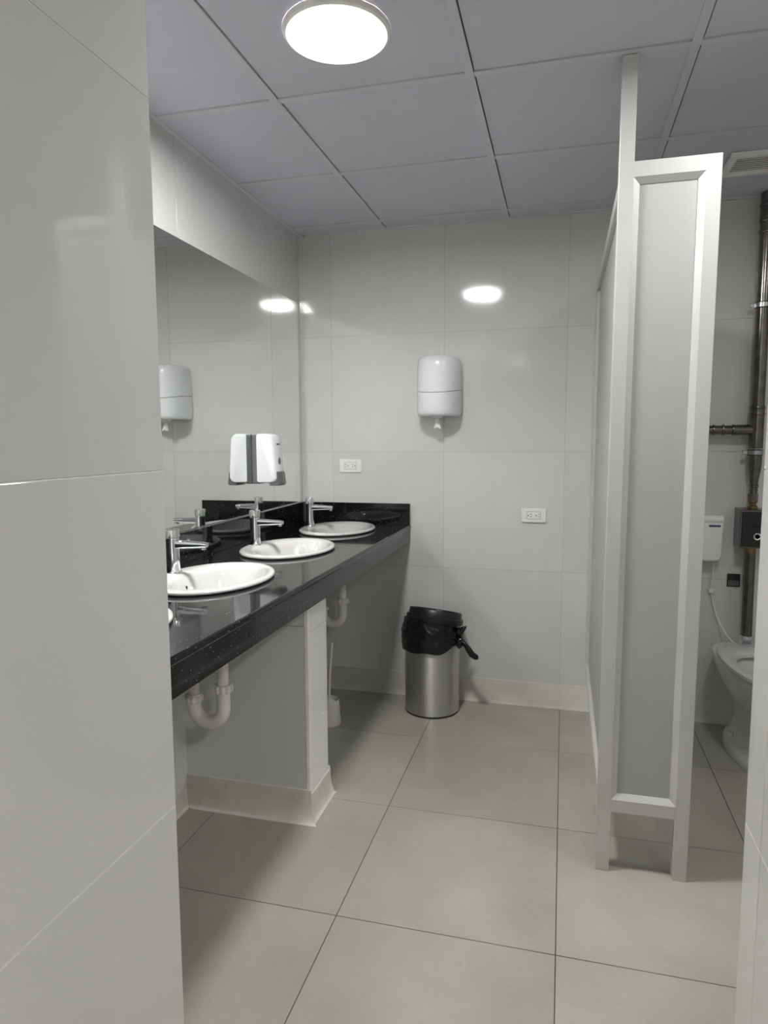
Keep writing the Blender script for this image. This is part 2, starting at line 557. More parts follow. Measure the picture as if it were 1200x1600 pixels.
# ================================================================== mirror
mirror = t = thing('mirror', (XL, 2.32, 1.013), 'large frameless wall mirror above the black granite counter', 'mirror')
my0, my1, mz0, mz1 = 1.045, 3.352, 1.0135, 2.034
obj('mirror_back', box_bm(XL, XL + 0.0035, my0, my1, mz0, mz1), 'mirror_edge', t)
# silvered face with one nicked upper corner
bm = bmesh.new()
out = [(my0, mz0), (my1, mz0), (my1, mz1 - 0.014), (my1 - 0.006, mz1 - 0.004), (my1 - 0.022, mz1), (my0, mz1)]
loft([[Vector((XL + 0.0036, y, z)) for y, z in out], [Vector((XL + 0.0055, y, z)) for y, z in out]], bm=bm)
obj('mirror_glass', bm, 'mirror', t)

# ================================================================== counter
KX0, KX1, KY0, KY1 = XL + 0.001, -0.752, YE + 0.003, YB - 0.001
SINK_Y = [3.108, 2.493, 1.893, 1.290]
SX = -1.048
counter = thing('washbasin_counter', (-1.03, 2.21, 0.81), 'long polished black granite counter with raised backsplash along the mirror', 'counter')
TH = 0.018


def slab_with_holes():
    bm = bmesh.new()
    n = 64
    cuts = [KY1]
    for y in SINK_Y[:-1]:
        cuts.append(y - 0.303)
    cuts.append(KY0)
    for i in range(len(cuts) - 1):
        y1, y0 = cuts[i], cuts[i + 1]
        cy = SINK_Y[i]
        x0, x1 = KX0, KX1 - 0.004
        a, b = 0.154, 0.219
        y0e = y0
        inner, outer = [], []
        corners = [math.atan2(yy - cy, xx - SX) % (2 * PI) for xx in (x0, x1) for yy in (y0e, y1)]
        angs = sorted([2 * PI * k / n for k in range(n)] + corners)
        for th in angs:
            c, s = math.cos(th), math.sin(th)
            r = 1 / math.sqrt((c / a) ** 2 + (s / b) ** 2)
            inner.append((SX + r * c, cy + r * s))
            tx = ((x1 if c > 0 else x0) - SX) / c if abs(c) > 1e-9 else 1e9
            ty = ((y1 if s > 0 else y0e) - cy) / s if abs(s) > 1e-9 else 1e9
            q = min(tx, ty)
            outer.append((SX + q * c, cy + q * s))
        rings = []
        for pts, z in ((outer, ZK), (inner, ZK), (inner, ZK - TH), (outer, ZK - TH)):
            rings.append([Vector((x, y, z)) for x, y in pts])
        loft(rings, True, False, False, bm)
    bmesh.ops.remove_doubles(bm, verts=bm.verts, dist=1e-5)
    return bm


slab = slab_with_holes()
for vtx in slab.verts:
    if vtx.co.x < KX0 + 0.002:                 # the back edge follows the wall, which is out of square
        vtx.co.x = -1.309 - 0.021 * (vtx.co.y - 2.05)
obj('top_slab', slab, 'granite', counter)
# eased front edge
prof = [(KX1 - 0.004, ZK), (KX1 - 0.001, ZK - 0.0008), (KX1 + 0.0015, ZK - 0.003), (KX1 + 0.002, ZK - 0.006), (KX1 + 0.002, ZK - TH + 0.003), (KX1 + 0.0005, ZK - TH), (KX1 - 0.004, ZK - TH)]
obj('front_edge', loft([[Vector((x, y, z)) for x, z in prof] for y in (KY0, KY1)]), 'granite', counter)
obj('apron', box_bm(KX1 - 0.022, KX1 - 0.002, KY0, KY1, 0.812, ZK - TH, 0.0015, 1), 'granite', counter)
bsp = obj('backsplash', box_bm(XL + 0.001, XL + 0.021, KY0, YB - 0.001, ZK, 1.0125, 0.0012, 1), 'granite', counter)
obj('backsplash', box_bm(XL + 0.021, KX1 - 0.001, YB - 0.021, YB - 0.001, ZK, 1.0105, 0.0012, 1), 'granite', counter)

# ================================================================== washbasins
basin = thing('washbasin', (SX, SINK_Y[0], ZK), '', 'washbasin', 'oval drop-in washbasins in the counter')


def ell(cx, a, b, z, n=56, base=(SX, SINK_Y[0], ZK)):
    return [Vector((base[0] + (cx + a * math.cos(2 * PI * i / n)) * 0.905, base[1] + 1.03 * b * math.sin(2 * PI * i / n), base[2] + z)) for i in range(n)]


rings = [ell(*q) for q in [(0.02, 0.030, 0.035, -0.158), (0.02, 0.100, 0.130, -0.140), (0.012, 0.145, 0.185, -0.075), (0.004, 0.166, 0.206, -0.012), (0, 0.170, 0.210, 0.0015),
                           (0, 0.186, 0.226, 0.0015), (0, 0.1935, 0.2335, 0.004), (0, 0.1955, 0.2355, 0.008), (0, 0.1935, 0.2335, 0.0125), (0, 0.188, 0.228, 0.0155),
                           (0.002, 0.178, 0.219, 0.0165), (0.012, 0.160, 0.208, 0.0150), (0.022, 0.146, 0.199, 0.0105), (0.028, 0.137, 0.190, 0.002),
                           (0.029, 0.130, 0.180, -0.015), (0.029, 0.120, 0.166, -0.045), (0.027, 0.104, 0.142, -0.085), (0.024, 0.075, 0.100, -0.118), (0.021, 0.040, 0.050, -0.134), (0.02, 0.022, 0.024, -0.138)]]
obj('bowl', loft(rings), 'ceramic', basin, True, 80)
obj('drain', lathe([(0.021, 0.0), (0.021, 0.003), (0.017, 0.004), (0.013, 0.001), (0.002, 0.001)], (SX + 0.02, SINK_Y[0], ZK - 0.1385), 24), 'chrome', basin, True)
obj('overflow_hole', lathe([(0.0035, 0.0), (0.0035, 0.004)], (SX - 0.0895, SINK_Y[0] - 0.015, ZK - 0.026), 14, axis='X', sy=1.6), 'dark', basin)
bx, by = SX + 0.02, SINK_Y[0]
trap = obj('drain_trap', tube([(bx, by, 0.745), (bx, by, 0.60), (bx, by, 0.545)], 0.0185), 'pvc', basin, True)
ub = [Vector((bx, by, 0.560))] + arc((bx - 0.052, by, 0.49), (1, 0, 0), (0, 0, -1), 0.052, 0, PI, 14) + [Vector((bx - 0.104, by, 0.528))]
obj('bend', tube(ub, 0.0225), 'pvc', trap, True)
al = [Vector((bx - 0.104, by, 0.520))] + arc((bx - 0.104 - 0.035, by, 0.545), (1, 0, 0), (0, 0, 1), 0.035, 0, PI / 2, 8) + [Vector((XL + 0.004, by, 0.580))]
obj('waste_arm', tube(al, 0.018), 'pvc', trap, True)


def slip_nut(c, r=0.029, h=0.024):
    bm = bmesh.new()
    n = 40
    rr = []
    for z in (0, 0.003, h - 0.003, h):
        e = -0.002 if z in (0, h) else 0
        rr.append([Vector((c[0] + (r + e + (0.0018 if k % 4 < 2 else -0.0012)) * math.cos(2 * PI * k / n), c[1] + (r + e + (0.0018 if k % 4 < 2 else -0.0012)) * math.sin(2 * PI * k / n), c[2] + z)) for k in range(n)])
    loft(rr, bm=bm)
    for s in (1, -1):
        box_bm(c[0] + s * r - 0.004, c[0] + s * r + 0.006, c[1] - 0.003, c[1] + 0.003, c[2] + 0.004, c[2] + h, 0.001, 1, bm=bm)
    return bm


obj('slip_nut', slip_nut((bx, by, 0.543)), 'pvc', trap)
obj('slip_nut', slip_nut((bx - 0.104, by, 0.502), 0.027, 0.02), 'pvc', trap)
basin_labels = ['white oval washbasin nearest the back wall, farthest from the viewer',
                'middle white oval washbasin set in the counter beside the pier',
                'white oval washbasin partly hidden by the entry wall, in front of the middle one',
                'nearest oval washbasin, only its white rim peeping past the entry wall']
basin['label'] = basin_labels[0]
for k in (1, 2, 3):
    c = copy_tree(basin); c.location = (SX, SINK_Y[k], ZK); c['label'] = basin_labels[k]

# ================================================================== faucets
FXp = -1.195
faucet = thing('faucet', (FXp, SINK_Y[0] + 0.012, ZK + 0.0155), '', 'faucet', 'chrome push faucets on the washbasins')
fx, fy, fz = FXp, SINK_Y[0] + 0.012, ZK + 0.0155
obj('base_ring', lathe([(0.0245, 0), (0.0245, 0.003), (0.0235, 0.0045), (0.02, 0.0045)], (fx, fy, fz), 32), 'chrome', faucet, True)
obj('body', lathe([(0.0215, 0.004), (0.0205, 0.030), (0.0195, 0.070), (0.0198, 0.094), (0.0200, 0.109), (0.0185, 0.1105)], (fx, fy, fz), 40), 'chrome', faucet, True)
obj('push_button', lathe([(0.0200, 0.1125), (0.0222, 0.1135), (0.0222, 0.134), (0.0215, 0.1375), (0.019, 0.139), (0.002, 0.1395)], (fx, fy, fz), 40), 'chrome', faucet, True)
rings = []
for i in range(9):
    q = i / 8
    x = fx + 0.012 + 0.108 * q
    w = 0.0135 - 0.0025 * q
    zt = fz + 0.105 - 0.005 * q
    zb = fz + 0.077 + 0.006 * q
    if q > 0.95:
        w *= 0.9; zt -= 0.002; zb += 0.001
    ring = []
    for k in range(20):
        a = 2 * PI * k / 20
        c, s = math.cos(a), math.sin(a)
        e = 0.6
        ring.append(Vector((x, fy + w * math.copysign(abs(c) ** e, c), (zt + zb) / 2 + (zt - zb) / 2 * math.copysign(abs(s) ** e, s))))
    rings.append(ring)
sp = obj('spout', loft(rings), 'chrome', faucet, True, 40)
obj('aerator', lathe([(0.0095, 0), (0.0095, 0.010)], (fx + 0.106, fy, fz + 0.0765), 20), 'chrome', sp, True)
flabels = ['chrome push faucet beside the back wall, on the farthest washbasin',
           'chrome push faucet on the middle washbasin, under the soap dispenser',
           'chrome push faucet on the washbasin cut by the entry wall',
           'chrome push faucet on the nearest washbasin, hidden behind the entry wall']
faucet['label'] = flabels[0]
for k in (1, 2, 3):
    c = copy_tree(faucet); c.location = (fx, SINK_Y[k] + 0.012, fz); c['label'] = flabels[k]

# ================================================================== soap dispenser on the mirror
dx0, dy0, dz0 = XL + 0.0056, 2.750, 1.143
soap = t = thing('soap_dispenser', (dx0, dy0, dz0), 'white soap dispenser with grey back plate fixed on the mirror', 'soap dispenser')
obj('back_plate', box_bm(dx0, dx0 + 0.032, dy0 + 0.002, dy0 + 0.108, dz0 + 0.002, dz0 + 0.218, 0.004, 2), 'grey_plastic', t)


def rrect(xa, xb, za, zb, r, n=6):
    pts = []
    for cx, cz, a0 in ((xb - r, zb - r, 0), (xa + r * .25, zb - r * .25, PI / 2), (xa + r * .25, za + r * .25, PI), (xb - r, za + r, 3 * PI / 2)):
        rr = r if a0 in (0, 3 * PI / 2) else r * .25
        for i in range(n + 1):
            a = a0 + PI / 2 * i / n
            pts.append((cx + rr * math.cos(a), cz + rr * math.sin(a)))
    return pts


cov = []
for yy, ins in ((0.0, 0.010), (0.004, 0.004), (0.012, 0.0), (0.098, 0.0), (0.106, 0.004), (0.110, 0.010)):
    pr = rrect(dx0 + 0.030, dx0 + 0.106 - ins, dz0 + 0.006 + ins * .5, dz0 + 0.222 - ins * .5, 0.030)
    # the front leans: deeper at the bottom than at the top
    cov.append([Vector((x + (0.014 * (1 - (z - dz0) / 0.22) if x > dx0 + 0.06 else 0) - 0.006, dy0 + yy, z)) for x, z in pr])
cover = obj('cover', loft(cov), 'plastic', t, True, 40)
obj('push_lever', loft([[Vector((dx0 + a, dy0 + b, dz0 + z)) for a, b in ((0.078, 0.010), (f, 0.012), (f + 0.004, 0.055), (f, 0.098), (0.078, 0.100))] for z, f in ((-0.006, 0.115), (0.002, 0.121), (0.050, 0.115), (0.056, 0.110))]), 'grey_plastic', t)
bm = bmesh.new()
dr = []
for i in range(20):
    a = 2 * PI * i / 20
    dr.append((0.014 * math.sin(a) * (1 - 0.45 * max(0, math.cos(a))), 0.018 * math.cos(a)))
loft([[Vector((dx0 + q, dy0 + 0.055 + y, dz0 + 0.100 + z)) for y, z in dr] for q in (0.092, 0.1085)], bm=bm)
obj('level_window', bm, 'grey_plastic', cover)
obj('name_plate', box_bm(dx0 + 0.090, dx0 + 0.1032, dy0 + 0.035, dy0 + 0.075, dz0 + 0.171, dz0 + 0.179), 'grey_plastic', cover)

# ================================================================== paper towel dispenser
tx, ty = -0.598, YB
t = thing('towel_dispenser', (tx, ty, 1.448), 'white rounded centre-pull paper towel dispenser on the back wall', 'towel dispenser')


def dsec(z, s, n=36, hw=0.108, dep=0.182, bow=0.0):
    pts = []
    for i in range(n + 1):
        a = PI * i / n
        c, s_ = math.cos(a), math.sin(a)
        pts.append(Vector((tx + hw * s * math.copysign(abs(c) ** 0.8, c), ty - 0.02 - (dep - 0.02) * (1 - (1 - s) * 0.8) * s_ ** 0.8, z - bow * s_ ** 1.5)))
    return [Vector((pts[0].x, ty - 0.001, z))] + pts + [Vector((pts[-1].x, ty - 0.001, z))]


low = obj('lower_cover', loft([dsec(z, s, bow=b_) for z, s, b_ in ((1.448, 0.86, 0), (1.451, 0.93, 0), (1.458, 0.970, 0), (1.470, 0.99, 0), (1.500, 1.0, 0), (1.5725, 1.0, 0.016))]), 'plastic', t, True, 50)
obj('seam_gap', loft([dsec(z, 0.975, bow=0.016) for z in (1.567, 1.580)]), 'grey_plastic', t)
upc = obj('upper_cover', loft([dsec(1.5755, 1.0, bow=0.016)] + [dsec(z, s) for z, s in ((1.64, 0.995), (1.69, 0.98), (1.71, 0.955), (1.722, 0.915), (1.730, 0.85), (1.735, 0.72), (1.737, 0.50))]), 'plastic', t, True, 50)
obj('lock', lathe([(0.006, 0), (0.006, 0.006), (0.004, 0.007)], (tx - 0.004, ty - 0.085, 1.7355), 14), 'dark', upc)
obj('nozzle', lathe([(0.03, 1.4485), (0.028, 1.440), (0.018, 1.436)], (tx - 0.002, ty - 0.10, 0), 24), 'plastic', low, True)
rings = []
for i in range(10):
    q = i / 9
    r = 0.007 + 0.009 * q ** 1.3
    rings.append([Vector((tx - 0.002 + 0.004 * q + r * (1 + 0.22 * math.sin(5 * a + 3 * q)) * math.cos(a), ty - 0.10 + r * 0.8 * (1 + 0.3 * math.cos(4 * a + 2 * q)) * math.sin(a),
                          1.441 - 0.050 * q + 0.003 * q * math.sin(3 * a))) for a in [2 * PI * k / 26 for k in range(26)]])
obj('paper_tail', loft(rings), 'paper', t, True, 60)


# ================================================================== power outlets
def outlet(xc, zc, flip, label):
    t = thing('power_outlet', (xc, YB, zc), label, 'outlet', 'double wall outlets on the back wall')
    obj('cover_plate', box_bm(xc - 0.0595, xc + 0.0595, YB - 0.009, YB - 0.0005, zc - 0.0345, zc + 0.0345, 0.003, 2), 'plastic_warm', t)
    ins = obj('socket_insert', box_bm(xc - 0.0325, xc + 0.0325, YB - 0.0105, YB - 0.006, zc - 0.0175, zc + 0.0175, 0.0008, 1), 'plastic_warm', t)
    obj('insert_gap', box_bm(xc - 0.0337, xc + 0.0337, YB - 0.0094, YB - 0.007, zc - 0.0187, zc + 0.0187), 'grey_plastic', t)
    s = -1 if flip else 1
    for cx in (-0.019, 0.019):
        for dz in (-0.006, 0.006):
            obj('slot', box_bm(xc + cx - s * 0.006 - 0.004, xc + cx - s * 0.006 + 0.004, YB - 0.0109, YB - 0.009, zc + dz - 0.0012, zc + dz + 0.0012), 'dark', ins)
        obj('ground_hole', lathe([(0.0028, 0), (0.0028, 0.002)], (xc + cx + s * 0.007, YB - 0.0111, zc), 12, axis='Y'), 'dark', ins)


outlet(-1.071, 1.202, False, 'white double wall outlet just above the counter backsplash')
outlet(-0.135, 0.964, True, 'white double wall outlet low on the back wall near the stall partition')

# ================================================================== waste bin
BX, BY = -0.607, 3.238
t = thing('waste_bin', (BX, BY, 0), 'round brushed steel waste bin with black liner bag and tilted black lid', 'bin')
obj('steel_body', lathe([(0.128, 0.004), (0.133, 0.008), (0.1335, 0.20), (0.133, 0.40), (0.130, 0.40), (0.129, 0.02)], (BX, BY, 0), 72, cap1=False), 'steel', t, True, 50)
obj('base_ring', lathe([(0.130, 0), (0.1335, 0.002), (0.1335, 0.009), (0.128, 0.009)], (BX, BY, 0), 64), 'black', t, True)
# liner bag folded over the rim
KA = -0.30            # direction of the knot (towards the right, a little to the viewer)
rings = []
na = 120
for j in range(29):
    q = j / 28
    ring = []
    for i in range(na):
        a = 2 * PI * i / na
        dk = math.cos(a - KA)
        hem = 0.318 + 0.005 * math.sin(3 * a + 0.6) + 0.003 * math.sin(7 * a) + 0.050 * max(0, dk) ** 5
        top = 0.452 - 0.032 * math.sin(a) - 0.013 * math.cos(a)
        z = top + (hem - top) * q
        r = 0.137 + 0.017 * math.sin(PI * min(1, (1 - q) * 0.9 + 0.18)) ** 1.0
        wr = noise.noise(Vector((2.2 * math.cos(a), 2.2 * math.sin(a), z * 26))) * 0.010
        wr += noise.noise(Vector((4 * math.cos(a) + 5, 4 * math.sin(a), z * 75 + 7 * dk))) * 0.0065
        r += wr * math.sin(PI * q) ** 0.5 if q < 1 else 0.001
        if dk > 0.6:
            r -= 0.012 * (dk - 0.6) / 0.4 * math.sin(PI * q)
        r = max(r, 0.1352)
        ring.append(Vector((BX + r * math.cos(a), BY + r * math.sin(a), z)))
    rings.append(ring)
inner = [Vector((BX + 0.126 * math.cos(2 * PI * i / na), BY + 0.126 * math.sin(2 * PI * i / na), 0.30)) for i in range(na)]
inner2 = [Vector((BX + 0.127 * math.cos(2 * PI * i / na), BY + 0.127 * math.sin(2 * PI * i / na), 0.415)) for i in range(na)]
bag = obj('liner_bag', loft([inner, inner2] + rings, True, True, False), 'bag', t, True, 70)
kx, ky, kz = BX + 0.150 * math.cos(KA), BY + 0.150 * math.sin(KA), 0.372
bm = bmesh.new()
b2 = bmesh.new()
bmesh.ops.create_icosphere(b2, subdivisions=3, radius=1)
for vtx in b2.verts:
    d = 1 + 0.35 * noise.noise(vtx.co * 2.2)
    vtx.co = Vector((kx + 0.020 * vtx.co.x * d, ky + 0.024 * vtx.co.y * d, kz - 0.008 + 0.030 * vtx.co.z * d))
merge(bm, b2)
b2 = bmesh.new()
bmesh.ops.create_icosphere(b2, subdivisions=3, radius=1)
for vtx in b2.verts:
    d = 1 + 0.3 * noise.noise(vtx.co * 2.6 + Vector((4, 1, 2)))
    vtx.co = Vector((kx - 0.006 + 0.017 * vtx.co.x * d, ky + 0.018 * vtx.co.y * d, kz + 0.040 + 0.020 * vtx.co.z * d))
merge(bm, b2)
obj('knot', bm, 'bag', bag, True, 80)
tail = tube([(kx + 0.002, ky, kz + 0.004), (kx + 0.020, ky - 0.006, kz - 0.008), (kx + 0.042, ky - 0.012, kz - 0.036), (kx + 0.062, ky - 0.015, kz - 0.060), (kx + 0.082, ky - 0.015, kz - 0.074), (kx + 0.092, ky - 0.015, kz - 0.076)],
            [0.010, 0.012, 0.016, 0.016, 0.014, 0.007], 16)
for vtx in tail.verts:
    vtx.co += Vector((1, 1, 1)) * 0.004 * noise.noise(vtx.co * 60)
obj('tail', tail, 'bag', bag, True, 80)
ear = tube([(kx, ky, kz + 0.035), (kx + 0.018, ky, kz + 0.062), (kx + 0.030, ky - 0.004, kz + 0.070)], [0.016, 0.011, 0.004], 12)
obj('tail', ear, 'bag', bag, True, 80)
lid = lathe([(0.126, -0.010), (0.139, -0.008), (0.140, 0.016), (0.137, 0.019), (0.131, 0.020), (0.129, 0.044), (0.126, 0.049), (0.116, 0.048), (0.112, 0.040), (0.06, 0.036), (0.002, 0.035)], (0, 0, 0), 64)
bmesh.ops.rotate(lid, verts=lid.verts, cent=(0, 0, 0), matrix=Matrix.Rotation(math.radians(5.5), 3, 'Y') @ Matrix.Rotation(math.radians(-13.0), 3, 'X'))
bmesh.ops.translate(lid, verts=lid.verts, vec=(BX + 0.012, BY - 0.004, 0.455))
obj('lid', lid, 'black', t, True, 35)

# ================================================================== toilet brush by the pier
t = thing('toilet_brush', (-1.04, 2.945, 0), 'white toilet brush in its cup on the floor behind the pier', 'brush')
obj('cup', lathe([(0.052, 0), (0.053, 0.003), (0.046, 0.118), (0.044, 0.12), (0.042, 0.116), (0.046, 0.01), (0.002, 0.008)], (-1.045, 2.945, 0), 32, cap1=True), 'pvc', t, True)
hd = obj('handle', tube([(-1.048, 2.945, 0.09), (-1.044, 2.955, 0.25), (-1.036, 2.965, 0.385)], [0.007, 0.006, 0.0065], 12), 'pvc', t, True)
obj('bristles', lathe([(0.012, 0.02), (0.034, 0.03), (0.036, 0.10), (0.014, 0.122)], (-1.048, 2.945, 0), 24), 'paper', hd, True)

# ================================================================== stall partition
AX0, AX1, BX0, BX1, AY = 0.124, 0.164, 0.347, 0.387, 2.100
t = thing('stall_partition', ((AX0 + BX1) / 2, AY, 0), 'grey stall partition of aluminium frames with one tall post to the ceiling', 'partition')
D = 0.040
obj('ceiling_post', box_bm(AX0, AX1, AY, AY + D, 0, ZC - 0.0005, 0.0012, 1), 'aluminium', t)
# right stile and top rail with mitred corner
zt0, zt1 = 2.052, 2.094
bm = loft([[Vector((x, y, z)) for x, z in ((BX0, 0), (BX1, 0), (BX1, zt1), (BX0, zt0))] for y in (AY, AY + D)])
bmesh.ops.bevel(bm, geom=list(bm.edges), offset=0.001, segments=1, affect='EDGES')
obj('stile', bm, 'aluminium', t)
bm = loft([[Vector((x, y, z)) for x, z in ((AX1, zt0), (BX0, zt0), (BX1, zt1), (AX1, zt1))] for y in (AY + 0.0004, AY + D)])
bmesh.ops.bevel(bm, geom=list(bm.edges), offset=0.0008, segments=1, affect='EDGES')
obj('top_rail', bm, 'aluminium', t)
zb0, zb1 = 0.195, 0.236
obj('bottom_rail', box_bm(AX1, BX0, AY + 0.0004, AY + D, zb0, zb1, 0.001, 1), 'aluminium', t)
# sloping glazing beads around the recessed panel
bw, bd = 0.016, 0.012
xa, xb, za, zb = AX1, BX0, zb1, zt0


def bead(p, q, pi, qi):
    return loft([[Vector((p[0], AY + 0.001, p[1])), Vector((p[0], AY + 0.030, p[1])), Vector((pi[0], AY + 0.030, pi[1])), Vector((pi[0], AY + bd, pi[1]))],
                 [Vector((q[0], AY + 0.001, q[1])), Vector((q[0], AY + 0.030, q[1])), Vector((qi[0], AY + 0.030, qi[1])), Vector((qi[0], AY + bd, qi[1]))]])


c4 = [(xa, za), (xb, za), (xb, zb), (xa, zb)]
i4 = [(xa + bw, za + bw), (xb - bw, za + bw), (xb - bw, zb - bw), (xa + bw, zb - bw)]
for k in range(4):
    obj('bead', bead(c4[k], c4[(k + 1) % 4], i4[k], i4[(k + 1) % 4]), 'aluminium', t)
obj('panel', box_bm(xa + 0.004, xb - 0.004, AY + 0.014, AY + 0.026, za + 0.004, zb - 0.004), 'panel', t)
# side partition running to the back wall
sy0, sy1 = AY + D, YB - 0.001
st0, st1, sb0, sb1 = 2.008, 2.048, 0.212, 0.250
obj('top_rail', box_bm(AX0, AX1, sy0, sy1, st0, st1, 0.001, 1), 'aluminium', t)
obj('bottom_rail', box_bm(AX0, AX1, sy0, sy1, sb0, sb1, 0.001, 1), 'aluminium', t)
obj('stile', box_bm(AX0, AX1, sy1 - 0.04, sy1, sb1, st0, 0.001, 1), 'aluminium', t)
obj('side_panel', box_bm(AX0 + 0.014, AX1 - 0.014, sy0, sy1 - 0.04, sb1, st0), 'panel', t)

# the whole partition leans a touch, as mounted
for ch in t.children:
    for vtx in ch.data.vertices:
        z = vtx.co.z
        vtx.co.x += 0.0035 * z
        vtx.co.y -= 0.010 * z

# ================================================================== toilet
TX = 0.815
t = thing('toilet', (TX, 3.03, 0), 'white ceramic toilet with open seat standing in the stall', 'toilet')


def egg(z, hw, yf, yb, sq=0.75, n=44):
    """yf front (towards the viewer), yb back; the back half is squarer"""
    cy = yb - min(hw * 1.35, (yb - yf) * 0.5)
    pts = []
    for i in range(n):
        a = 2 * PI * i / n
        c, s = math.cos(a), math.sin(a)
        if s < 0:
            pts.append(Vector((TX + hw * c, cy + (cy - yf) * s, z)))
        else:
            pts.append(Vector((TX + hw * math.copysign(abs(c) ** sq, c), cy + (yb - cy) * abs(s) ** sq, z)))
    return pts


ped = [(0.0, .112, 2.80, 3.275), (0.012, .114, 2.797, 3.278), (0.040, .110, 2.80, 3.275), (0.056, .100, 2.815, 3.27), (0.064, .086, 2.84, 3.26),
       (0.085, .078, 2.865, 3.25), (0.14, .074, 2.89, 3.24), (0.19, .080, 2.875, 3.25), (0.24, .100, 2.825, 3.275), (0.29, .130, 2.76, 3.31), (0.335, .146, 2.715, 3.345),
       (0.365, .156, 2.695, 3.362), (0.385, .160, 2.688, 3.368), (0.398, .161, 2.687, 3.369), (0.404, .158, 2.692, 3.366)]
rings = [egg(*q) for q in ped]
rings += [egg(0.404, .118, 2.765, 3.14), egg(0.38, .112, 2.77, 3.13), egg(0.30, .095, 2.80, 3.10), egg(0.24, .060, 2.86, 3.05), egg(0.22, .03, 2.90, 3.0)]
obj('bowl', loft(rings), 'toilet', t, True, 60)
obj('water', loft([egg(0.272, .080, 2.825, 3.075), egg(0.273, .080, 2.825, 3.075)]), 'water', t)
so = [(0.4055, .152, 2.700, 3.262), (0.408, .158, 2.693, 3.267), (0.420, .158, 2.693, 3.267), (0.4245, .153, 2.70, 3.262)]
si = [(0.4245, .112, 2.775, 3.13), (0.420, .107, 2.78, 3.125), (0.4055, .105, 2.782, 3.123)]
rs = [egg(*q) for q in so] + [egg(*q) for q in si]
obj('seat', loft(rs + [rs[0]], True, False, False), 'seat', t, True, 45)
for s in (-1, 1):
    obj('hinge_cap', lathe([(0.013, 0), (0.013, 0.008), (0.010, 0.012), (0.002, 0.013)], (TX + s * 0.075, 3.285, 0.404), 16), 'seat', t, True)
    obj('bolt_cap', lathe([(0.020, 0), (0.019, 0.012), (0.013, 0.022), (0.002, 0.026)], (TX + s * 0.092, 3.12, 0.052), 20), 'seat', t, True)

# ================================================================== steel water pipe and flush valve
PXc, PYc = 0.818, 3.338
t = thing('water_pipe', (PXc, YB, 1.04), 'stained steel water pipe with a branch on the stall wall', 'pipe')
obj('riser', tube([(PXc, PYc, 1.475), (PXc, PYc, ZC - 0.001)], 0.0275, 28), 'pipe', t, True)
for z in (1.44, 1.467, 2.21, 2.255, 2.32):
    obj('joint_ring', lathe([(0.0270, -0.006), (0.0315, -0.004), (0.0325, 0), (0.0315, 0.004), (0.0270, 0.006)], (PXc, PYc, z), 28), 'pipe', t, True)
obj('upper_sleeve', tube([(PXc, PYc, 2.262), (PXc, PYc, 2.368)], 0.0298, 28), 'pipe', t, True)
tee = obj('tee', tube([(PXc, PYc, 1.290), (PXc, PYc, 1.478)], 0.0295, 28), 'pipe', t, True)
obj('branch_socket', tube([(PXc, PYc, 1.372), (PXc - 0.095, PYc, 1.372)], 0.0225, 24), 'pipe', tee, True)
obj('branch_pipe', tube([(PXc - 0.09, PYc, 1.372), (PXc - 0.40, PYc, 1.372), (AX1 + 0.004, PYc, 1.372)], 0.0200, 24), 'pipe', t, True)
for x in (PXc - 0.095, PXc - 0.135, PXc - 0.175):
    obj('joint_ring', lathe([(0.0200, -0.005), (0.0245, -0.003), (0.0250, 0), (0.0245, 0.003), (0.0200, 0.005)], (x, PYc, 1.372), 24, axis='X'), 'pipe', t, True)
for z in (1.272, 1.905):
    cl = obj('clamp', lathe([(0.029, -0.010), (0.033, -0.009), (0.033, 0.009), (0.029, 0.010)], (PXc, PYc, z), 28), 'clamp', t, True)
    obj('rubber_band', lathe([(0.0285, -0.013), (0.0305, -0.013), (0.0305, 0.013), (0.0285, 0.013)], (PXc, PYc, z), 28), 'rubber', cl, True)
    obj('clamp_ear', box_bm(PXc - 0.052, PXc - 0.028, PYc - 0.004, PYc + 0.004, z - 0.009, z + 0.009, 0.002, 1), 'clamp', cl)
obj('reducer', lathe([(0.0285, 1.262), (0.0285, 1.225), (0.027, 1.200), (0.0185, 1.145), (0.0175, 1.13), (0.0175, 1.085)], (PXc, PYc, 0), 28), 'pipe', t, True)
obj('joint_ring', lathe([(0.0175, 1.118), (0.0205, 1.121), (0.0205, 1.128), (0.0175, 1.131)], (PXc, PYc, 0), 24), 'pipe', t, True)
obj('union_nut', lathe([(0.020, 1.062), (0.0215, 1.066), (0.0215, 1.086), (0.020, 1.090)], (PXc, PYc, 0), 6), 'pipe', t)
obj('brass_fitting', lathe([(0.017, 1.020), (0.021, 1.024), (0.021, 1.034), (0.0145, 1.040), (0.0145, 1.048), (0.020, 1.052), (0.020, 1.062)], (PXc, PYc, 0), 20), 'brass', t, True)

fx0, fx1, fy0, fz0, fz1 = 0.760, 0.876, 3.292, 0.852, 1.022
t = thing('flush_valve', (PXc, YB, 0.405), 'dark steel flush valve box with a flush pipe above the toilet', 'flush valve')
obj('valve_box', box_bm(fx0, fx1, fy0, YB - 0.001, fz0, fz1, 0.002, 1), 'box_steel', t)
fp = obj('front_plate', box_bm(fx0 + 0.008, fx1 - 0.008, fy0 - 0.005, fy0 - 0.0003, fz0 + 0.006, fz1 - 0.010, 0.001, 1), 'box_dark', t)
obj('push_ring', lathe([(0.010, -0.0055), (0.010, -0.011), (0.013, -0.012), (0.0165, -0.010), (0.0165, -0.0055)], (PXc + 0.012, fy0, 0.905), 24, axis='Y'), 'chrome', fp, True)
obj('sensor_window', box_bm(PXc - 0.012, PXc + 0.024, fy0 - 0.0065, fy0 - 0.005, 0.945, 0.952), 'dark', fp)
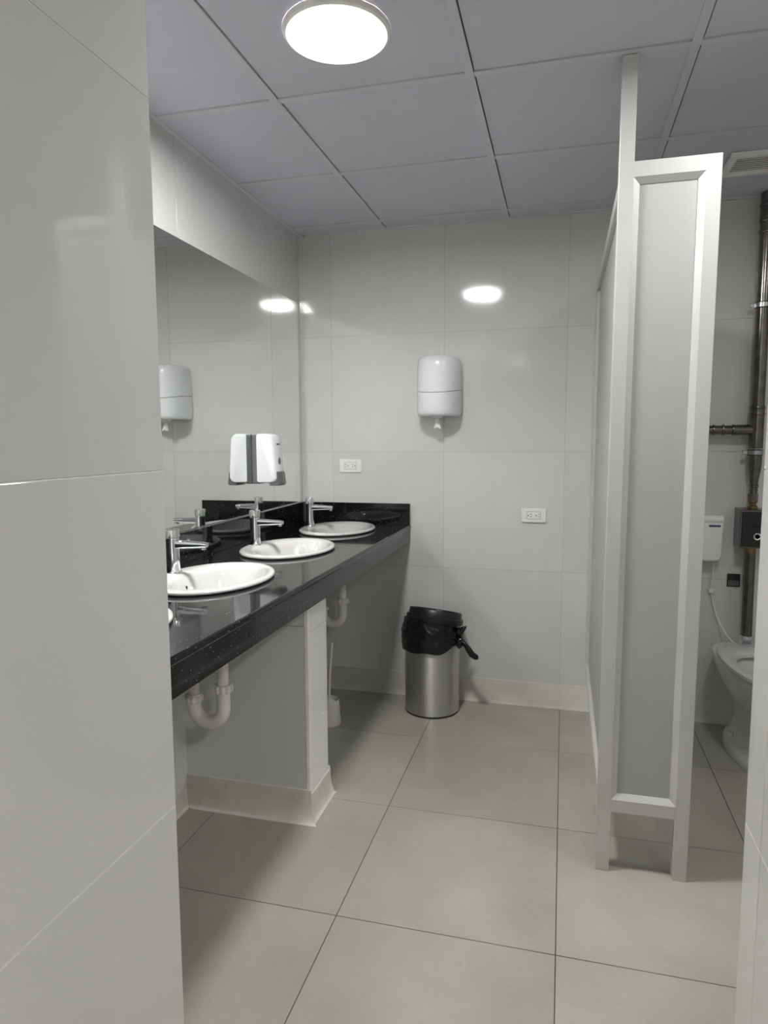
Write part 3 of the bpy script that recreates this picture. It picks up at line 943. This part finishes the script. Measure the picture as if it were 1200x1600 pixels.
obj('side_screw', lathe([(0.004, -0.002), (0.003, 0.001)], (fx0 - 0.0012, 3.35, 0.90), 10, axis='X'), 'clamp', t)
obj('outlet_nut', lathe([(0.023, 0.826), (0.025, 0.832), (0.025, 0.8515)], (PXc, PYc, 0), 20), 'brass', t, True)
obj('flush_pipe', tube([(PXc, PYc, 0.845), (PXc, PYc - 0.004, 0.6), (PXc, PYc - 0.010, 0.415)], 0.0235, 24), 'pipe', t, True)
obj('spud_flange', lathe([(0.044, 0.4065), (0.042, 0.416), (0.034, 0.420), (0.034, 0.432), (0.031, 0.436), (0.031, 0.446), (0.027, 0.450)], (PXc, PYc - 0.010, 0), 28), 'chrome', t, True)

# dark square service plate by the flush pipe
t = thing('service_plate', (0.768, YB, 0.69), 'small dark square plate on the stall wall beside the flush pipe', 'wall plate')
obj('plate_frame', box_bm(0.742, 0.797, YB - 0.005, YB - 0.0005, 0.655, 0.715, 0.001, 1), 'box_dark', t)
obj('plate_flap', box_bm(0.747, 0.792, YB - 0.0065, YB - 0.0052, 0.660, 0.684), 'grey_plastic', t)

# ================================================================== bowl cleaner dispenser
ex0, ex1, ez0, ez1 = 0.565, 0.708, 0.778, 0.990
t = thing('sanitizer_dispenser', ((ex0 + ex1) / 2, YB, ez0), 'white bowl cleaner dispenser on the stall wall with a thin hose to the toilet', 'dispenser')
rings = []
for yy, ins in ((-0.001, 0.003), (-0.030, 0.0), (-0.060, 0.0), (-0.070, 0.003), (-0.075, 0.009)):
    pts = []
    for cx, cz, a0, r in ((ex1 - 0.012, ez1 - 0.012, 0, 0.012), (ex0 + 0.012, ez1 - 0.012, PI / 2, 0.012), (ex0 + 0.012, ez0 + 0.030, PI, 0.030), (ex1 - 0.030, ez0 + 0.030, 3 * PI / 2, 0.030)):
        for i in range(7):
            a = a0 + PI / 2 * i / 6
            rr = max(0.002, r - ins)
            pts.append(Vector((cx + rr * math.cos(a), YB + yy, cz + rr * math.sin(a))))
    # narrows towards the bottom
    for p in pts:
        f = (p.z - ez0) / (ez1 - ez0)
        mid = (ex0 + ex1) / 2
        p.x = mid + (p.x - mid) * (0.90 + 0.10 * min(1, f * 2))
    rings.append(pts)
bd_ = obj('case', loft(rings), 'plastic_warm', t, True, 40)
obj('case_lip', box_bm(ex0 + 0.004, ex1 - 0.004, YB - 0.079, YB - 0.05, ez1 - 0.030, ez1 - 0.012, 0.004, 2), 'plastic_warm', bd_)
obj('name_label', box_bm(ex1 - 0.066, ex1 - 0.018, YB - 0.0757, YB - 0.0748, ez1 - 0.052, ez1 - 0.043), 'label_blue', bd_)
hx = 0.678
hose = [(hx, YB - 0.03, ez0 + 0.01), (hx, YB - 0.02, 0.72), (hx - 0.002, YB - 0.008, 0.66), (hx, YB - 0.008, 0.62), (hx + 0.012, YB - 0.012, 0.56), (hx + 0.035, YB - 0.030, 0.49), (hx + 0.065, YB - 0.070, 0.435), (hx + 0.095, YB - 0.115, 0.409)]
# smooth the hose
sm = []
hv = [Vector(p) for p in hose]
for i in range(len(hv) - 1):
    p0, p1, p2, p3 = hv[max(i - 1, 0)], hv[i], hv[i + 1], hv[min(i + 2, len(hv) - 1)]
    for k in range(6):
        u = k / 6
        sm.append(0.5 * ((2 * p1) + (p2 - p0) * u + (2 * p0 - 5 * p1 + 4 * p2 - p3) * u * u + (3 * p1 - p0 - 3 * p2 + p3) * u ** 3))
sm.append(hv[-1])
hs = obj('hose', tube(sm, 0.0032, 10), 'plastic_warm', t, True)
obj('wall_clip', box_bm(hx - 0.013, hx + 0.011, YB - 0.016, YB - 0.0005, 0.622, 0.640, 0.003, 2), 'plastic_warm', hs)

# ================================================================== the left wall stands a little out of square
SKEW = Matrix.Translation((-1.312, 2.05, 0)) @ Matrix.Rotation(0.021, 4, 'Z') @ Matrix.Translation((1.32, -2.05, 0))
for o in (wall_left, trim1, mirror, soap):
    o.matrix_basis = SKEW @ o.matrix_basis
bsp.matrix_basis = Matrix.Translation(-world_loc(counter)) @ SKEW @ Matrix.Translation(world_loc(counter)) @ bsp.matrix_basis
